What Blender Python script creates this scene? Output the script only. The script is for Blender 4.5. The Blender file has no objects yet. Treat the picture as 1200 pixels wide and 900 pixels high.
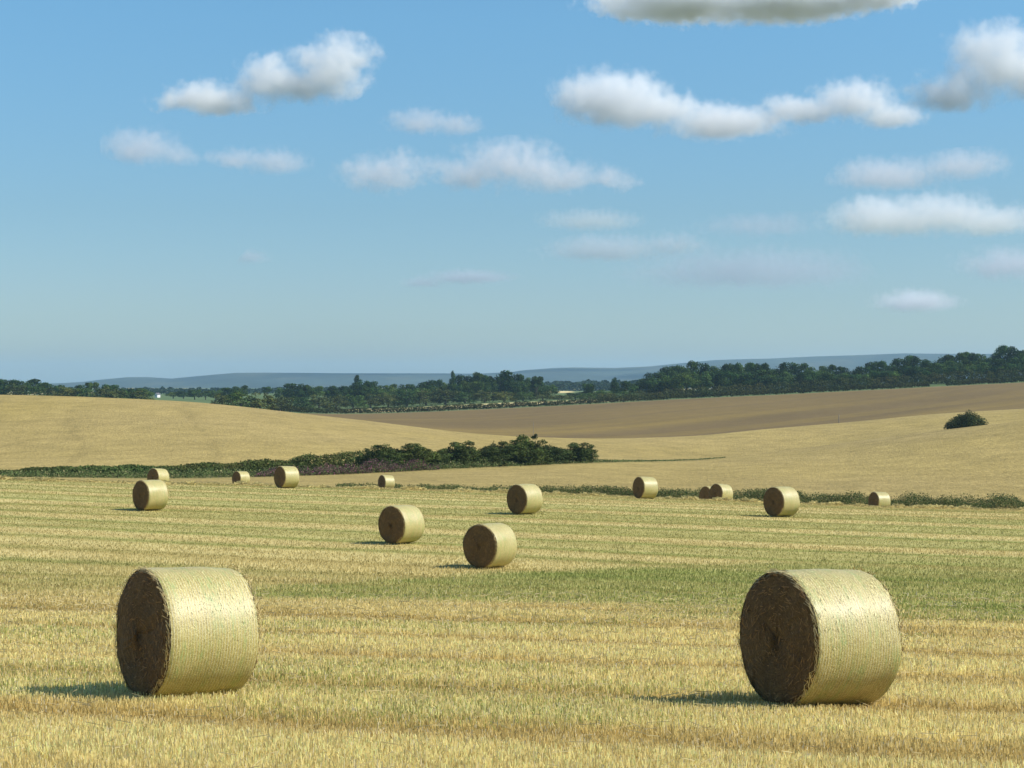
import bpy, bmesh, math, random
import numpy as np
from mathutils import Vector

rng = np.random.default_rng(7)
random.seed(7)
F = 2000.0                      # focal length in photo pixels (1200 wide)
scene = bpy.context.scene
COL = scene.collection
R = math.radians


def lin(r, g, b):
    f = lambda c: ((c / 255 + 0.055) / 1.055) ** 2.4 if c > 10 else c / 255 / 12.92
    return (f(r), f(g), f(b))


# ------------------------------------------------------------------ numpy noise / splines
def pchip(xk, yk, x):
    """monotone cubic through knots; xk,yk (K,N) or (K,), x (N,)"""
    x = np.asarray(x, float)
    xk = np.asarray(xk, float)
    yk = np.asarray(yk, float)
    if xk.ndim == 1:
        xk = np.repeat(xk[:, None], x.size, 1)
    if yk.ndim == 1:
        yk = np.repeat(yk[:, None], x.size, 1)
    h = np.diff(xk, axis=0)
    d = np.diff(yk, axis=0) / h
    m = np.zeros_like(yk)
    a, b = d[:-1], d[1:]
    w1 = 2 * h[1:] + h[:-1]
    w2 = h[1:] + 2 * h[:-1]
    with np.errstate(divide='ignore', invalid='ignore'):
        hm = (w1 + w2) / (w1 / a + w2 / b)
    m[1:-1] = np.where(a * b > 0, hm, 0.0)
    m[0], m[-1] = d[0], d[-1]
    K = xk.shape[0]
    xc = np.clip(x, xk[0], xk[-1])
    i = np.clip((xk <= xc[None]).sum(0) - 1, 0, K - 2)
    n = np.arange(x.size)
    hh = h[i, n]
    t = (xc - xk[i, n]) / hh
    y0, y1, m0, m1 = yk[i, n], yk[i + 1, n], m[i, n] * hh, m[i + 1, n] * hh
    t2, t3 = t * t, t * t * t
    return (2 * t3 - 3 * t2 + 1) * y0 + (t3 - 2 * t2 + t) * m0 + (-2 * t3 + 3 * t2) * y1 + (t3 - t2) * m1


def _hash(i, j, s):
    n = (i.astype(np.int64) * 374761393 + j.astype(np.int64) * 668265263 + s * 974634287) & 0x7fffffff
    n = ((n ^ (n >> 13)) * 1274126177) & 0x7fffffff
    n = (n ^ (n >> 16)) & 0xffff
    return n / 65535.0


def vnoise(x, y, s=0):
    x = np.asarray(x, float); y = np.asarray(y, float)
    i, j = np.floor(x), np.floor(y)
    u, v = x - i, y - j
    u = u * u * (3 - 2 * u); v = v * v * (3 - 2 * v)
    a, b = _hash(i, j, s), _hash(i + 1, j, s)
    c, d = _hash(i, j + 1, s), _hash(i + 1, j + 1, s)
    return (a * (1 - u) + b * u) * (1 - v) + (c * (1 - u) + d * u) * v


def fbm(x, y, s=0, o=4):
    t, a, w = 0, 0.5, 0
    for k in range(o):
        t = t + a * vnoise(x * 2 ** k, y * 2 ** k, s + 17 * k); w += a; a *= 0.5
    return t / w


def sstep(a, b, x):
    t = np.clip((x - a) / (b - a), 0, 1)
    return t * t * (3 - 2 * t)


# ------------------------------------------------------------------ terrain
PX = [-200, 0, 200, 400, 600, 700, 800, 900, 1000, 1107, 1200, 1400]
def row(*v):
    return v
Y_A = row(240, 240, 245, 270, 300, 312, 330, 340, 350, 350, 350, 350)
ROWS = [  # (depth curve, photo height curve) along PX
    (row(*[118] * 12), row(556, 563, 568, 573, 578.5, 582, 586, 590, 594, 597, 599, 605)),
    (row(*[150] * 12), row(564, 567.5, 571.5, 577, 584, 588.5, 593, 596.5, 599, 601, 603, 608)),
    (row(*[182] * 12), row(560, 561.5, 565, 571, 577, 581, 585.5, 588.5, 592, 595, 597, 602)),
    (None,             row(560, 559.2, 561.3, 561, 557, 556, 556, 552, 548, 540, 533, 520)),
    (Y_A,              row(555, 557, 558.5, 553, 544, 541, 539, 530.5, 518, 504, 493, 470)),
    (tuple(y + 45 for y in Y_A), row(541, 540, 535, 528, 531, 534, 536.5, 533, 521, 507.5, 497.5, 478)),
    (row(480, 480, 475, 465, 452, 450, 460, 475, 490, 500, 500, 500),
                       row(461, 462.6, 469.6, 490, 511.5, 514.5, 512, 503, 494.5, 484.5, 479, 466)),
    (row(560, 560, 550, 540, 525, 522, 530, 550, 565, 575, 575, 575),
                       row(470, 471, 477, 496, 516, 518, 515.5, 508, 500, 490, 484.5, 472)),
    (row(*[850] * 12), row(470, 471, 477, 485, 478, 473, 467.5, 463, 458, 452.5, 448, 436)),
    (row(*[1050] * 12), row(467, 467, 471, 474, 467.5, 464.5, 460, 455.5, 450.5, 445.5, 441.5, 432)),
    (row(*[1600] * 12), row(465, 465, 465, 462, 459, 458.5, 457, 456, 454, 451, 450, 448)),
    (row(*[2600] * 12), row(*[459.5] * 12)),
    (row(*[6000] * 12), row(*[455] * 12)),
    (row(*[15000] * 12), row(*[452.2] * 12)),
]


def px_of(x, y):
    return np.clip(600 + F * np.asarray(x) / np.maximum(y, 15.0), -200, 1400)


def height(x, y):
    x = np.atleast_1d(np.asarray(x, float)); y = np.atleast_1d(np.asarray(y, float))
    shape = x.shape
    x = x.ravel(); y = y.ravel()
    px = px_of(x, y)
    n = px.size
    ys = [np.full(n, -60.0), np.zeros(n), np.full(n, 10.0), np.full(n, 20.0), np.full(n, 38.0), np.full(n, 57.0), np.full(n, 85.5)]
    zs = [np.full(n, -0.9), np.full(n, -1.7), np.full(n, -2.68), np.interp(px, [170, 960], [-3.675, -3.655]),
          np.full(n, -5.06), np.interp(px, [200, 1000], [-6.1, -6.24]), np.interp(px, [0, 176, 615, 916, 1200], [-6.2, -6.3, -6.48, -6.68, -6.85])]
    ya = pchip(PX, Y_A, px)
    for dc, pc in ROWS:
        d = 182 + (ya - 182) * 0.5 if dc is None else pchip(PX, dc, px)
        ys.append(d)
        zs.append(-(pchip(PX, pc, px) - 450) / F * d)
    z = pchip(np.array(ys), np.array(zs), y)
    z += (fbm(x / 7, y / 7, 3, 3) - 0.5) * 0.10 * sstep(5, 20, y) * (1 - sstep(70, 110, y))
    return z.reshape(shape)


def hz(x, y):
    return float(height(x, y)[0])


def at(px, y):
    return (px - 600) / F * y


def invert(px, py):
    """depth on the near field that shows at photo point (px,py)"""
    ys = np.linspace(12, 116, 800)
    p = 450 - F * height((px - 600) / F * ys, ys) / ys
    return float(ys[np.argmin(np.abs(p - py))])


# ------------------------------------------------------------------ mesh helpers
def mesh_np(name, verts, faces, mat, col=None, parent=None, smooth=False, link=True):
    verts = np.asarray(verts, np.float32).reshape(-1, 3)
    faces = np.asarray(faces, np.int32)
    me = bpy.data.meshes.new(name)
    k = faces.shape[1]
    me.vertices.add(len(verts)); me.vertices.foreach_set('co', verts.ravel())
    me.loops.add(faces.size); me.loops.foreach_set('vertex_index', faces.ravel())
    me.polygons.add(len(faces))
    me.polygons.foreach_set('loop_start', np.arange(len(faces), dtype=np.int32) * k)
    me.polygons.foreach_set('loop_total', np.full(len(faces), k, np.int32))
    if smooth:
        me.polygons.foreach_set('use_smooth', np.ones(len(faces), bool))
    me.update(calc_edges=True)
    if col is not None:
        c = np.ones((len(verts), 4), np.float32); c[:, :3] = col
        at_ = me.attributes.new('col', 'FLOAT_COLOR', 'POINT')
        at_.data.foreach_set('color', c.ravel())
    me.materials.append(mat)
    o = bpy.data.objects.new(name, me)
    if link:
        COL.objects.link(o)
    if parent:
        o.parent = parent
    return o


def tag(o, label=None, cat=None, group=None, kind=None):
    for k, v in (('label', label), ('category', cat), ('group', group), ('kind', kind)):
        if v:
            o[k] = v
    return o


def empty(name, loc, rz=0.0, sc=(1, 1, 1)):
    o = bpy.data.objects.new(name, None)
    o.empty_display_size = 0.3
    COL.objects.link(o)
    o.location = loc; o.rotation_euler = (0, 0, rz); o.scale = sc
    return o


def dup(root, loc, rz=0.0, sc=(1, 1, 1)):
    r = root.copy(); COL.objects.link(r)
    r.location = loc; r.rotation_euler = (0, 0, rz); r.scale = sc
    for ch in list(root.children):
        c = ch.copy(); COL.objects.link(c); c.parent = r
    return r


def tube(pts, radii, n=8):
    """tapered tube -> verts, quads"""
    V, Fc = [], []
    pts = [Vector(p) for p in pts]
    for i, p in enumerate(pts):
        t = (pts[min(i + 1, len(pts) - 1)] - pts[max(i - 1, 0)]).normalized()
        a = t.orthogonal().normalized(); b = t.cross(a)
        if i and (a.dot(pa) < 0.2):
            a = (pa - t * pa.dot(t)).normalized(); b = t.cross(a)
        pa = a
        for k in range(n):
            an = 2 * math.pi * k / n
            V.append(tuple(p + (a * math.cos(an) + b * math.sin(an)) * radii[i]))
    for i in range(len(pts) - 1):
        for k in range(n):
            Fc.append((i * n + k, i * n + (k + 1) % n, (i + 1) * n + (k + 1) % n, (i + 1) * n + k))
    return V, Fc


def merge(parts):
    V, Fc = [], []
    for v, f in parts:
        o = len(V)
        V += list(v); Fc += [tuple(i + o for i in q) for q in f]
    return V, Fc


def blades(p, h, w, lean, yaw, taper=0.35, lean_dir=None):
    """upright strips, one quad each. p (N,3)"""
    n = len(p)
    ld = rng.uniform(0, 2 * np.pi, n) if lean_dir is None else lean_dir
    top = p + np.stack([np.cos(ld) * lean * h, np.sin(ld) * lean * h, h * np.sqrt(np.maximum(1 - lean ** 2, 0.05))], 1)
    wv = np.stack([np.cos(yaw), np.sin(yaw), np.zeros(n)], 1) * (w / 2)[:, None]
    V = np.stack([p - wv, p + wv, top + wv * taper, top - wv * taper], 1).reshape(-1, 3)
    Fc = np.arange(4 * n, dtype=np.int32).reshape(-1, 4)
    return V, Fc


def leaves(c, nrm, size, aspect=0.7):
    """quads centred at c with normal nrm"""
    n = len(c)
    nrm = nrm / np.maximum(np.linalg.norm(nrm, axis=1, keepdims=True), 1e-6)
    r = rng.normal(size=(n, 3))
    a = np.cross(nrm, r); a /= np.maximum(np.linalg.norm(a, axis=1, keepdims=True), 1e-6)
    b = np.cross(nrm, a)
    a = a * (size / 2)[:, None]; b = b * (size / 2 * aspect)[:, None]
    V = np.stack([c - a, c - b, c + a, c + b], 1).reshape(-1, 3)
    return V, np.arange(4 * n, dtype=np.int32).reshape(-1, 4)


# ------------------------------------------------------------------ materials
class NT:
    def __init__(self, name):
        self.m = bpy.data.materials.new(name); self.m.use_nodes = True
        self.t = self.m.node_tree; self.t.nodes.clear()
        self.out = self.t.nodes.new('ShaderNodeOutputMaterial')

    def n(self, kind, **kw):
        nd = self.t.nodes.new(kind)
        for k, v in kw.items():
            if k.startswith('i_'):
                key = k[2:]
                key = int(key) if key.isdigit() else key.replace('_', ' ')
                s = nd.inputs[key]
                if hasattr(v, 'is_output'):
                    self.t.links.new(v, s)
                else:
                    s.default_value = v
            else:
                setattr(nd, k, v)
        return nd

    def link(self, a, b):
        self.t.links.new(a, b)

    def math(self, op, a, b=0.0, clamp=False):
        nd = self.n('ShaderNodeMath', operation=op, use_clamp=clamp, i_0=a, i_1=b)
        return nd.outputs[0]

    def mix(self, fac, a, b, blend='MIX'):
        nd = self.t.nodes.new('ShaderNodeMix'); nd.data_type = 'RGBA'; nd.blend_type = blend
        for s, v in ((nd.inputs[0], fac), (nd.inputs[6], a), (nd.inputs[7], b)):
            if hasattr(v, 'is_output'):
                self.t.links.new(v, s)
            else:
                s.default_value = v if not isinstance(v, tuple) else (*v, 1) if len(v) == 3 else v
        return nd.outputs[2]

    def ramp(self, fac, stops):
        nd = self.n('ShaderNodeValToRGB', i_0=fac)
        e = nd.color_ramp.elements
        while len(e) < len(stops):
            e.new(0.5)
        for k, (p, c) in enumerate(stops):
            e[k].position = p; e[k].color = (*c, 1) if len(c) == 3 else c
        return nd.outputs[0]

    def noise(self, vec, scale, detail=4, rough=0.55, dist=0.0):
        nd = self.n('ShaderNodeTexNoise', i_Vector=vec, i_Scale=scale, i_Detail=detail, i_Roughness=rough, i_Distortion=dist)
        return nd.outputs['Fac']

    def mapping(self, vec, sc, rot=(0, 0, 0)):
        return self.n('ShaderNodeMapping', i_Vector=vec, i_Scale=sc, i_Rotation=rot).outputs[0]

    def surf(self, s):
        self.link(s, self.out.inputs['Surface'])


def attr_mat(name, trans=0.3, rough=0.8, spec=0.2, jitter=0.25, obj_random=0.0):
    """thin plant matter: colour from the mesh's own 'col' attribute"""
    k = NT(name)
    c = k.n('ShaderNodeAttribute', attribute_name='col').outputs['Color']
    if jitter:
        g = k.n('ShaderNodeNewGeometry').outputs['Position']
        f = k.noise(g, 3.0, 2)
        c = k.mix(1.0, c, k.ramp(f, [(0.25, (1 - jitter,) * 3), (0.75, (1 + jitter,) * 3)]), 'MULTIPLY')
    if obj_random:
        r = k.n('ShaderNodeObjectInfo').outputs['Random']
        c = k.mix(1.0, c, k.ramp(r, [(0.0, (1 - obj_random, 1 - obj_random * .9, 1 - obj_random * .5)), (0.5, (1, 1, 1)), (0.8, (1 + obj_random * .6, 1 + obj_random * .5, 1.0)), (1.0, (1 + obj_random * 1.1, 1 + obj_random * .5, 1 - obj_random * .3))]), 'MULTIPLY')
    p = k.n('ShaderNodeBsdfPrincipled', i_Base_Color=c, i_Roughness=rough)
    p.inputs['Specular IOR Level'].default_value = spec
    if trans:
        tr = k.n('ShaderNodeBsdfTranslucent', i_Color=c)
        mx = k.n('ShaderNodeMixShader', i_0=trans)
        k.link(p.outputs[0], mx.inputs[1]); k.link(tr.outputs[0], mx.inputs[2])
        k.surf(mx.outputs[0])
    else:
        k.surf(p.outputs[0])
    return k.m


def ground_mat(name, fine, amp, bump_d, bump_s, aniso=(1, 1, 1), rot=0.0, stripes=None, speck=None):
    k = NT(name)
    g = k.n('ShaderNodeNewGeometry').outputs['Position']
    v = k.mapping(g, aniso, (0, 0, rot))
    c = k.n('ShaderNodeAttribute', attribute_name='col').outputs['Color']
    f = k.noise(v, fine, 6, 0.7)
    c = k.mix(1.0, c, k.ramp(f, [(0.3, (1 - amp, 1 - amp, 1 - amp * 1.1)), (0.7, (1 + amp, 1 + amp, 1 + amp * 0.9))]), 'MULTIPLY')
    f2 = k.noise(g, fine * 0.08, 5, 0.6)
    c = k.mix(1.0, c, k.ramp(f2, [(0.3, (1 - amp * .5, 1 - amp * .5, 1 - amp * .6)), (0.7, (1 + amp * .5, 1 + amp * .45, 1 + amp * .4))]), 'MULTIPLY')
    h = f
    if stripes:
        per, ang, sa, wob = stripes
        w = k.n('ShaderNodeTexWave', wave_type='BANDS', bands_direction='Y', i_Vector=k.mapping(g, (1, 1, 1), (0, 0, ang)), i_Scale=1 / per * 0.314, i_Distortion=wob, i_Detail=3.0).outputs['Fac']
        fa = k.noise(g, 0.012, 3)
        w2 = k.math('MULTIPLY', w, k.ramp(fa, [(0.35, (0.15,) * 3), (0.6, (1,) * 3)]))
        c = k.mix(1.0, c, k.ramp(w2, [(0.0, (1 - sa * .4,) * 3), (1.0, (1 + sa, 1 + sa, 1 + sa * .8))]), 'MULTIPLY')
    b = k.n('ShaderNodeBump', i_Height=h, i_Strength=bump_s, i_Distance=bump_d)
    p = k.n('ShaderNodeBsdfPrincipled', i_Base_Color=c, i_Roughness=0.9, i_Normal=b.outputs[0])
    p.inputs['Specular IOR Level'].default_value = 0.1
    k.surf(p.outputs[0])
    return k.m


M_STUB = attr_mat('stubble_straw', 0.5, 0.6, 0.2, 0.15)
M_WEED = attr_mat('weed_leaves', 0.3, 0.9, 0.05, 0.2)
M_LEAF = attr_mat('tree_leaves', 0.22, 0.9, 0.04, 0.15, 0.34)
M_SHRUB = attr_mat('shrub_leaves', 0.2, 0.9, 0.04, 0.2, 0.2)
M_GROUND = ground_mat('stubble_soil', 9.0, 0.22, 0.05, 0.8, (0.6, 1.6, 1), 0.3)
M_WHEAT = ground_mat('ripe_wheat', 1.9, 0.34, 0.30, 0.9, (1.0, 0.45, 1))
M_PLOUGH = ground_mat('tilled_soil', 1.3, 0.16, 0.25, 0.9, (0.35, 1.0, 1), -0.55)
M_FAR = ground_mat('far_fields', 0.05, 0.15, 0.4, 0.3)
M_HILL = ground_mat('moor', 0.012, 0.35, 6.0, 0.6)


def bark_mat():
    k = NT('bark')
    tc = k.n('ShaderNodeTexCoord').outputs['Object']
    f = k.noise(k.mapping(tc, (30, 30, 5)), 1.0, 4)
    p = k.n('ShaderNodeBsdfPrincipled', i_Base_Color=k.ramp(f, [(0.3, (0.05, 0.04, 0.03)), (0.7, (0.16, 0.13, 0.1))]), i_Roughness=0.9)
    k.surf(p.outputs[0])
    return k.m


M_BARK = bark_mat()

# ------------------------------------------------------------------ ground sheets (shared boundary rows)
S = np.linspace(-0.62, 0.62, 341)
ROW_ANG = 0.42


def stripes_at(x, y):
    wob = (fbm(x / 30, y / 30, 5, 2) - 0.5) * 2.2
    v = y + ROW_ANG * x + wob
    return v


# green regrowth strip: photo outline -> real outline on the ground
_gp = [150, 250, 330, 450, 600, 700, 800, 900, 1000, 1200, 1400]
_gt = [697, 693, 688, 681, 672, 667, 664, 661, 659, 656, 652]
_gb = [701, 703, 705, 707, 710, 713, 717, 721, 728, 738, 748]
_gx = [at(p, invert(p, t)) / invert(p, t) for p, t in zip(_gp, _gt)]
_gY1 = [invert(p, t) for p, t in zip(_gp, _gt)]
_gY0 = [invert(p, t) for p, t in zip(_gp, _gb)]

_rx = [(p - 600) / F for p in (520, 600, 660, 720, 780)]
_ry = [invert(p, q) for p, q in ((520, 866), (600, 876), (660, 886), (720, 893), (780, 898))]


def field_mix(x, y):
    """green share, dark track share, tone of the stubble at ground points"""
    v = stripes_at(x, y)
    u = x / np.maximum(y, 12)
    y1 = np.interp(u, _gx, _gY1); y0 = np.interp(u, _gx, _gY0)
    nz = (fbm(x / 5, y / 2.2, 11, 3) - 0.5) * 6
    soft = 1.2 + 0.05 * y
    g = sstep(0, soft, y - y0 + nz * 0.8) * (1 - sstep(-soft * .3, soft * .5, y - y1 + nz * 0.3))
    per = 9.0
    ph = (v / per) % 1.0
    band = sstep(0.12, 0.3, ph) * (1 - sstep(0.55, 0.72, ph))
    lf = fbm(v / 13, (x - 0.3 * y) / 60, 21, 3)
    b2 = np.exp(-((((v + .25 * vnoise(x / 9, v / 3, 81)) / 4.5) % 1.0 - .5) / .17) ** 2)
    g = g * (0.30 + 0.95 * fbm(v / .9, (x - .4 * y) / 10, 79, 3))
    g2 = np.maximum(band * sstep(0.36, 0.62, lf) * 0.55, b2 * sstep(.25, .5, lf) * 1.0) * sstep(42, 62, y)
    patch = fbm(x / 6, y / 3, 31, 4)
    g3 = sstep(0.48, 0.76, patch) * 0.36 * (1 - sstep(50, 70, y))
    g4 = sstep(0.46, 0.62, patch) * 0.5 * sstep(-2, 6, x) * sstep(26, 33, y) * (1 - sstep(46, 52, y))
    fm = sstep(28, 60, y)
    fleck = (0.55 + 0.60 * fbm(x / .7, y / .5, 77, 3)) * (1 - fm) + fm * (0.60 + 0.55 * fbm(v / 1.4, (x - .4 * y) / 25, 78, 2))
    g = np.clip(np.maximum.reduce([g, g2, g3, g4]) * fleck, 0, 1)
    per2 = 4.5
    ph2 = ((v + (fbm(x / 2.5, y / 2.5, 41, 3) - .5) * 0.7) / per2) % 1.0
    tr = np.exp(-((ph2 - 0.5) / 0.065) ** 2) * (0.35 + 0.65 * vnoise(v / per2, (x - .3 * y) / 9, 51))
    ph3 = (v / 1.12) % 1.0
    tr = np.maximum(tr, 0.35 * np.exp(-((ph3 - 0.5) / 0.12) ** 2) * sstep(.45, .7, vnoise(v / 1.12, x / 5, 61)))
    sw = 0.5 + 0.5 * np.cos((ph2 - 0.5) * 2 * np.pi)
    yr = np.interp(x / np.maximum(y, 12), _rx, _ry)
    rut = np.exp(-((y - yr + (fbm(x / .8, y, 97, 3) - .5) * .5) / .13) ** 2) * sstep(-.035, -.005, x / np.maximum(y, 12)) * (1 - sstep(.07, .09, x / np.maximum(y, 12))) * (y < 25)
    tr = np.maximum(tr, rut * 1.25)
    tone = fbm(v / 1.1, (x - .3 * y) / 14, 71, 4) - 0.30 * (sw ** 2 - 0.4) * (0.4 + 0.9 * vnoise(v / 2.8, x / 20, 53))
    return g, tr, tone


STRAW = np.array([0.80, 0.650, 0.275]); STRAW_D = np.array([0.63, 0.485, 0.180]); GREEN = np.array([0.36, 0.39, 0.10])


def stub_col(g, tr, tone):
    c = STRAW_D[None] + (STRAW - STRAW_D)[None] * sstep(0.25, 0.68, tone)[:, None]
    c = c * (1 - g[:, None]) + GREEN[None] * g[:, None]
    return c * (1 - tr[:, None] * np.array([.36, .46, .56])[None])


def sheet(name, depths, mat, colour):
    """depths: list of 1-D arrays (one depth per lateral column)"""
    Y = np.stack(depths)
    X = S[None] * (Y + 30)
    Z = height(X, Y)
    r, c = Y.shape
    V = np.stack([X, Y, Z], 2).reshape(-1, 3)
    i = (np.arange(r - 1)[:, None] * c + np.arange(c - 1)[None]).ravel()
    Fc = np.stack([i, i + 1, i + c + 1, i + c], 1)
    o = mesh_np(name, V, Fc, mat, colour(V[:, 0], V[:, 1]), smooth=True)
    tag(o, kind='structure')
    return o


one = np.ones_like(S)
PXS = np.clip(600 + F * S * 1.1, -200, 1400)
yA = pchip(PX, Y_A, PXS)
yE = pchip(PX, ROWS[6][0], PXS) + 32
y0s = np.concatenate([np.linspace(-60, 8, 12), 8 * (165 / 8) ** (np.arange(1, 330) / 329)])
near = [one * y for y in y0s]


def c_stub(x, y):
    g, tr, tone = field_mix(x, y)
    c = stub_col(g, tr, tone)
    dim = 0.74 - 0.03 * sstep(40, 80, y)
    return c * dim[:, None]


sheet('stubble_field', near, M_GROUND, c_stub)

WHEAT = np.array(lin(155, 136, 84))


def c_wheat(x, y):
    a = fbm(x / 60, y / 90, 5, 4); b = fbm(x / 9, y / 25, 6, 3)
    tram = np.exp(-(((x + 0.22 * y + (fbm(x / 50, y / 80, 9, 2) - .5) * 12) / 24) % 1.0 - 0.5) ** 2 / 0.0006) * 0.16
    c = WHEAT[None] * (0.86 + 0.2 * a + 0.12 * b - tram)[:, None]
    c[:, 2] *= 0.9 + 0.2 * fbm(x / 40, y / 50, 8, 2)
    # short weedy verge where the two crops meet
    px = px_of(x, y)
    d = np.abs(y - pchip(PX, Y_A, px) - 1)
    v = np.exp(-(d / 9) ** 2) * (1 - sstep(680, 780, px) * 0.8) * (1 - sstep(800, 880, px))
    return c * (1 - v[:, None]) + np.array([0.12, 0.13, 0.05])[None] * v[:, None]


front = [one * 165 + (yA - 165) * t for t in np.linspace(0, 1, 50)]
sheet('wheat_field', front, M_WHEAT, c_wheat)
hill = [yA + (yE - yA) * t for t in np.linspace(0, 1, 80)]
sheet('wheat_hill', hill, M_WHEAT, c_wheat)

PLOUGH = np.array(lin(118, 99, 63))


def c_plough(x, y):
    a = fbm(x / 80, y / 60, 15, 4)
    v = y - 0.72 * x
    st = fbm(v / 22, (x + y) / 260, 25, 3)
    v1 = y - 1.05 * x + (fbm(x / 90, y / 90, 26, 2) - .5) * 40
    s1 = sstep(.45, .75, fbm(v1 / 13, (x + y) / 420, 27, 2)); s2 = sstep(.5, .8, vnoise(v1 / 42, (x + y) / 500, 28))
    c = PLOUGH[None] * (0.70 + 0.20 * a + 0.12 * st)[:, None]
    hi = np.clip(.36 * s1 + .30 * s2, 0, 1) * (1 - .6 * sstep(620, 830, y))
    c = c * (1 - hi[:, None]) + np.array(lin(134, 113, 60))[None] * hi[:, None]
    edge = sstep(825, 848, y)
    t = np.array(lin(200, 180, 130))
    return c * (1 - edge[:, None] * .12) + t[None] * edge[:, None] * .12


sheet('ploughed_field', [yE + (850 - yE) * t for t in np.linspace(0, 1, 150)], M_PLOUGH, c_plough)


def c_far(x, y):
    tan = np.array(lin(206, 186, 132)); gr = np.array((0.10, 0.14, 0.05))
    px = px_of(x, y)
    m = sstep(868, 885, y) * (1 - sstep(945, 960, y)) * sstep(380, 440, px) * (1 - sstep(740, 780, px))
    m = np.maximum(m, sstep(1350, 1400, y) * (1 - sstep(1750, 1800, y)) * sstep(628, 640, px) * (1 - sstep(664, 676, px)))
    cell = vnoise(np.floor(x / 260) * 7.3, np.floor(y / 420) * 3.1, 4)
    m = np.maximum(m, (cell > 0.68) * sstep(1900, 2000, y) * 0.8)
    c = gr[None] * (1 - m[:, None]) + tan[None] * m[:, None]
    return c * (0.8 + 0.4 * fbm(x / 90, y / 90, 44, 3))[:, None]


fy = 850 * (15000 / 850) ** np.linspace(0, 1, 120)
sheet('distant_land', [one * y for y in fy], M_FAR, c_far)

# ------------------------------------------------------------------ far hills
HX = [-600, -300, -100, 40, 75, 100, 117, 150, 175, 200, 240, 275, 310, 350, 400, 520, 560, 600, 612, 650, 672, 720, 760, 785, 835, 870, 900, 950, 1000, 1060, 1090, 1200, 1400, 1800]
HY = [452, 452, 452, 450, 448.8, 447.2, 445, 442, 442, 443.8, 440, 437, 436.7, 437, 437.5, 437.5, 438, 436, 434, 431.2, 430.6, 431.2, 429.6, 427, 422.2, 421, 420.4, 418, 416.5, 414.2, 414.6, 415, 418, 425]
hu = np.linspace(-600, 1800, 420)
hy = np.linspace(6200, 10500, 60)
U, HYY = np.meshgrid(hu, hy)
crest = -(np.interp(U, HX, HY) - 450) / F * 8000
prof = np.where(HYY < 8000, sstep(6200, 8000, HYY), 1 - 0.75 * sstep(8000, 10500, HYY))
XX = (U - 600) / F * 8000 * (HYY / 8000)
base = height(XX, HYY)
ZZ = np.where(True, (base - 2) * (1 - prof) + np.maximum(crest, base - 2) * prof, 0)
ZZ += (fbm(XX / 380, HYY / 380, 91, 4) - 0.5) * 26 * prof * (1 - np.exp(-((HYY - 8000) / 500) ** 2)) * (np.interp(U, HX, HY) < 447)
r, c = U.shape
i = (np.arange(r - 1)[:, None] * c + np.arange(c - 1)[None]).ravel()
V = np.stack([XX, HYY, ZZ], 2).reshape(-1, 3)
hc = np.array([0.085, 0.115, 0.095])[None] * (0.55 + 0.9 * fbm(V[:, 0] / 240, V[:, 1] / 500, 13, 4))[:, None]
pt = sstep(0.58, 0.7, vnoise(V[:, 0] / 160, V[:, 1] / 300, 19))[:, None]
hc = (hc * (1 - pt * .3) + np.array([0.2, 0.18, 0.10])[None] * pt * .3) * .5
tag(mesh_np('hills', V, np.stack([i, i + 1, i + c + 1, i + c], 1), M_HILL, hc, smooth=True), kind='structure')

# ------------------------------------------------------------------ standing stubble
def make_stubble():
    P, H, W, C = [], [], [], []
    for (ya_, yb_, n) in ((11.5, 15, 56000), (15, 20, 85000), (20, 28, 110000), (28, 40, 115000), (40, 60, 95000), (60, 90, 150000), (90, 124, 110000)):
        y = np.sqrt(rng.uniform(ya_ ** 2, yb_ ** 2, n))
        hw = 0.40 + 5.0 / yb_
        n = int(n * hw / 0.37)
        y = np.sqrt(rng.uniform(ya_ ** 2, yb_ ** 2, n))
        x = rng.uniform(-hw, hw, n) * y
        v = stripes_at(x, y)
        dv = np.round(v / 0.14) * 0.14 - v + rng.normal(0, 0.03, n)
        y = y + np.where(y < 45, dv, 0)
        g, tr, tone = field_mix(x, y)
        keep = rng.uniform(size=n) > tr * 0.75
        x, y, g, tr, tone = x[keep], y[keep], g[keep], tr[keep], tone[keep]
        n = len(x)
        px = y / 1707.0
        h = rng.uniform(0.05, 0.12, n) * (0.75 + 0.5 * tone) * (1 - 0.5 * tr)
        isg = rng.uniform(size=n) < g
        far = sstep(32, 62, y)
        gm = isg * rng.uniform(.75, 1.0, n) * (1 - far) + np.clip(g + rng.normal(0, .04, n), 0, 1) * far
        h = np.where(isg, h * 0.95, h) * (1 - .42 * sstep(50, 75, y))
        w = np.maximum(rng.uniform(0.006, 0.013, n), px * rng.uniform(0.9, 1.6, n) * (1 - .4 * far))
        c = stub_col(gm, tr * 0.8, tone) * (1 - .27 * sstep(26, 58, y))[:, None]
        jit = 0.30 - 0.20 * far
        c = c * (1 + rng.uniform(-1, 1, n) * jit)[:, None]
        pale = rng.uniform(size=n) < 0.08 * (1 - far)
        c = np.where((pale & ~isg)[:, None], np.array([0.72, 0.62, 0.38])[None], c)
        P.append(np.stack([x, y, height(x, y) - 0.01], 1)); H.append(h); W.append(w); C.append(np.clip(c, 0, .85))
    P = np.concatenate(P); H = np.concatenate(H); W = np.concatenate(W); C = np.concatenate(C)
    n = len(P)
    lean = np.abs(rng.normal(0.22, 0.22, n)).clip(0, 0.85)
    V, Fc = blades(P, H, W, lean, rng.uniform(0, np.pi, n), 0.6)
    cc = np.repeat(C, 4, 0)
    tag(mesh_np('stubble', V, Fc, M_STUB, cc), 'straw coloured stubble with green regrowth in rows across the near field', 'stubble', kind='stuff')


make_stubble()


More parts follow.
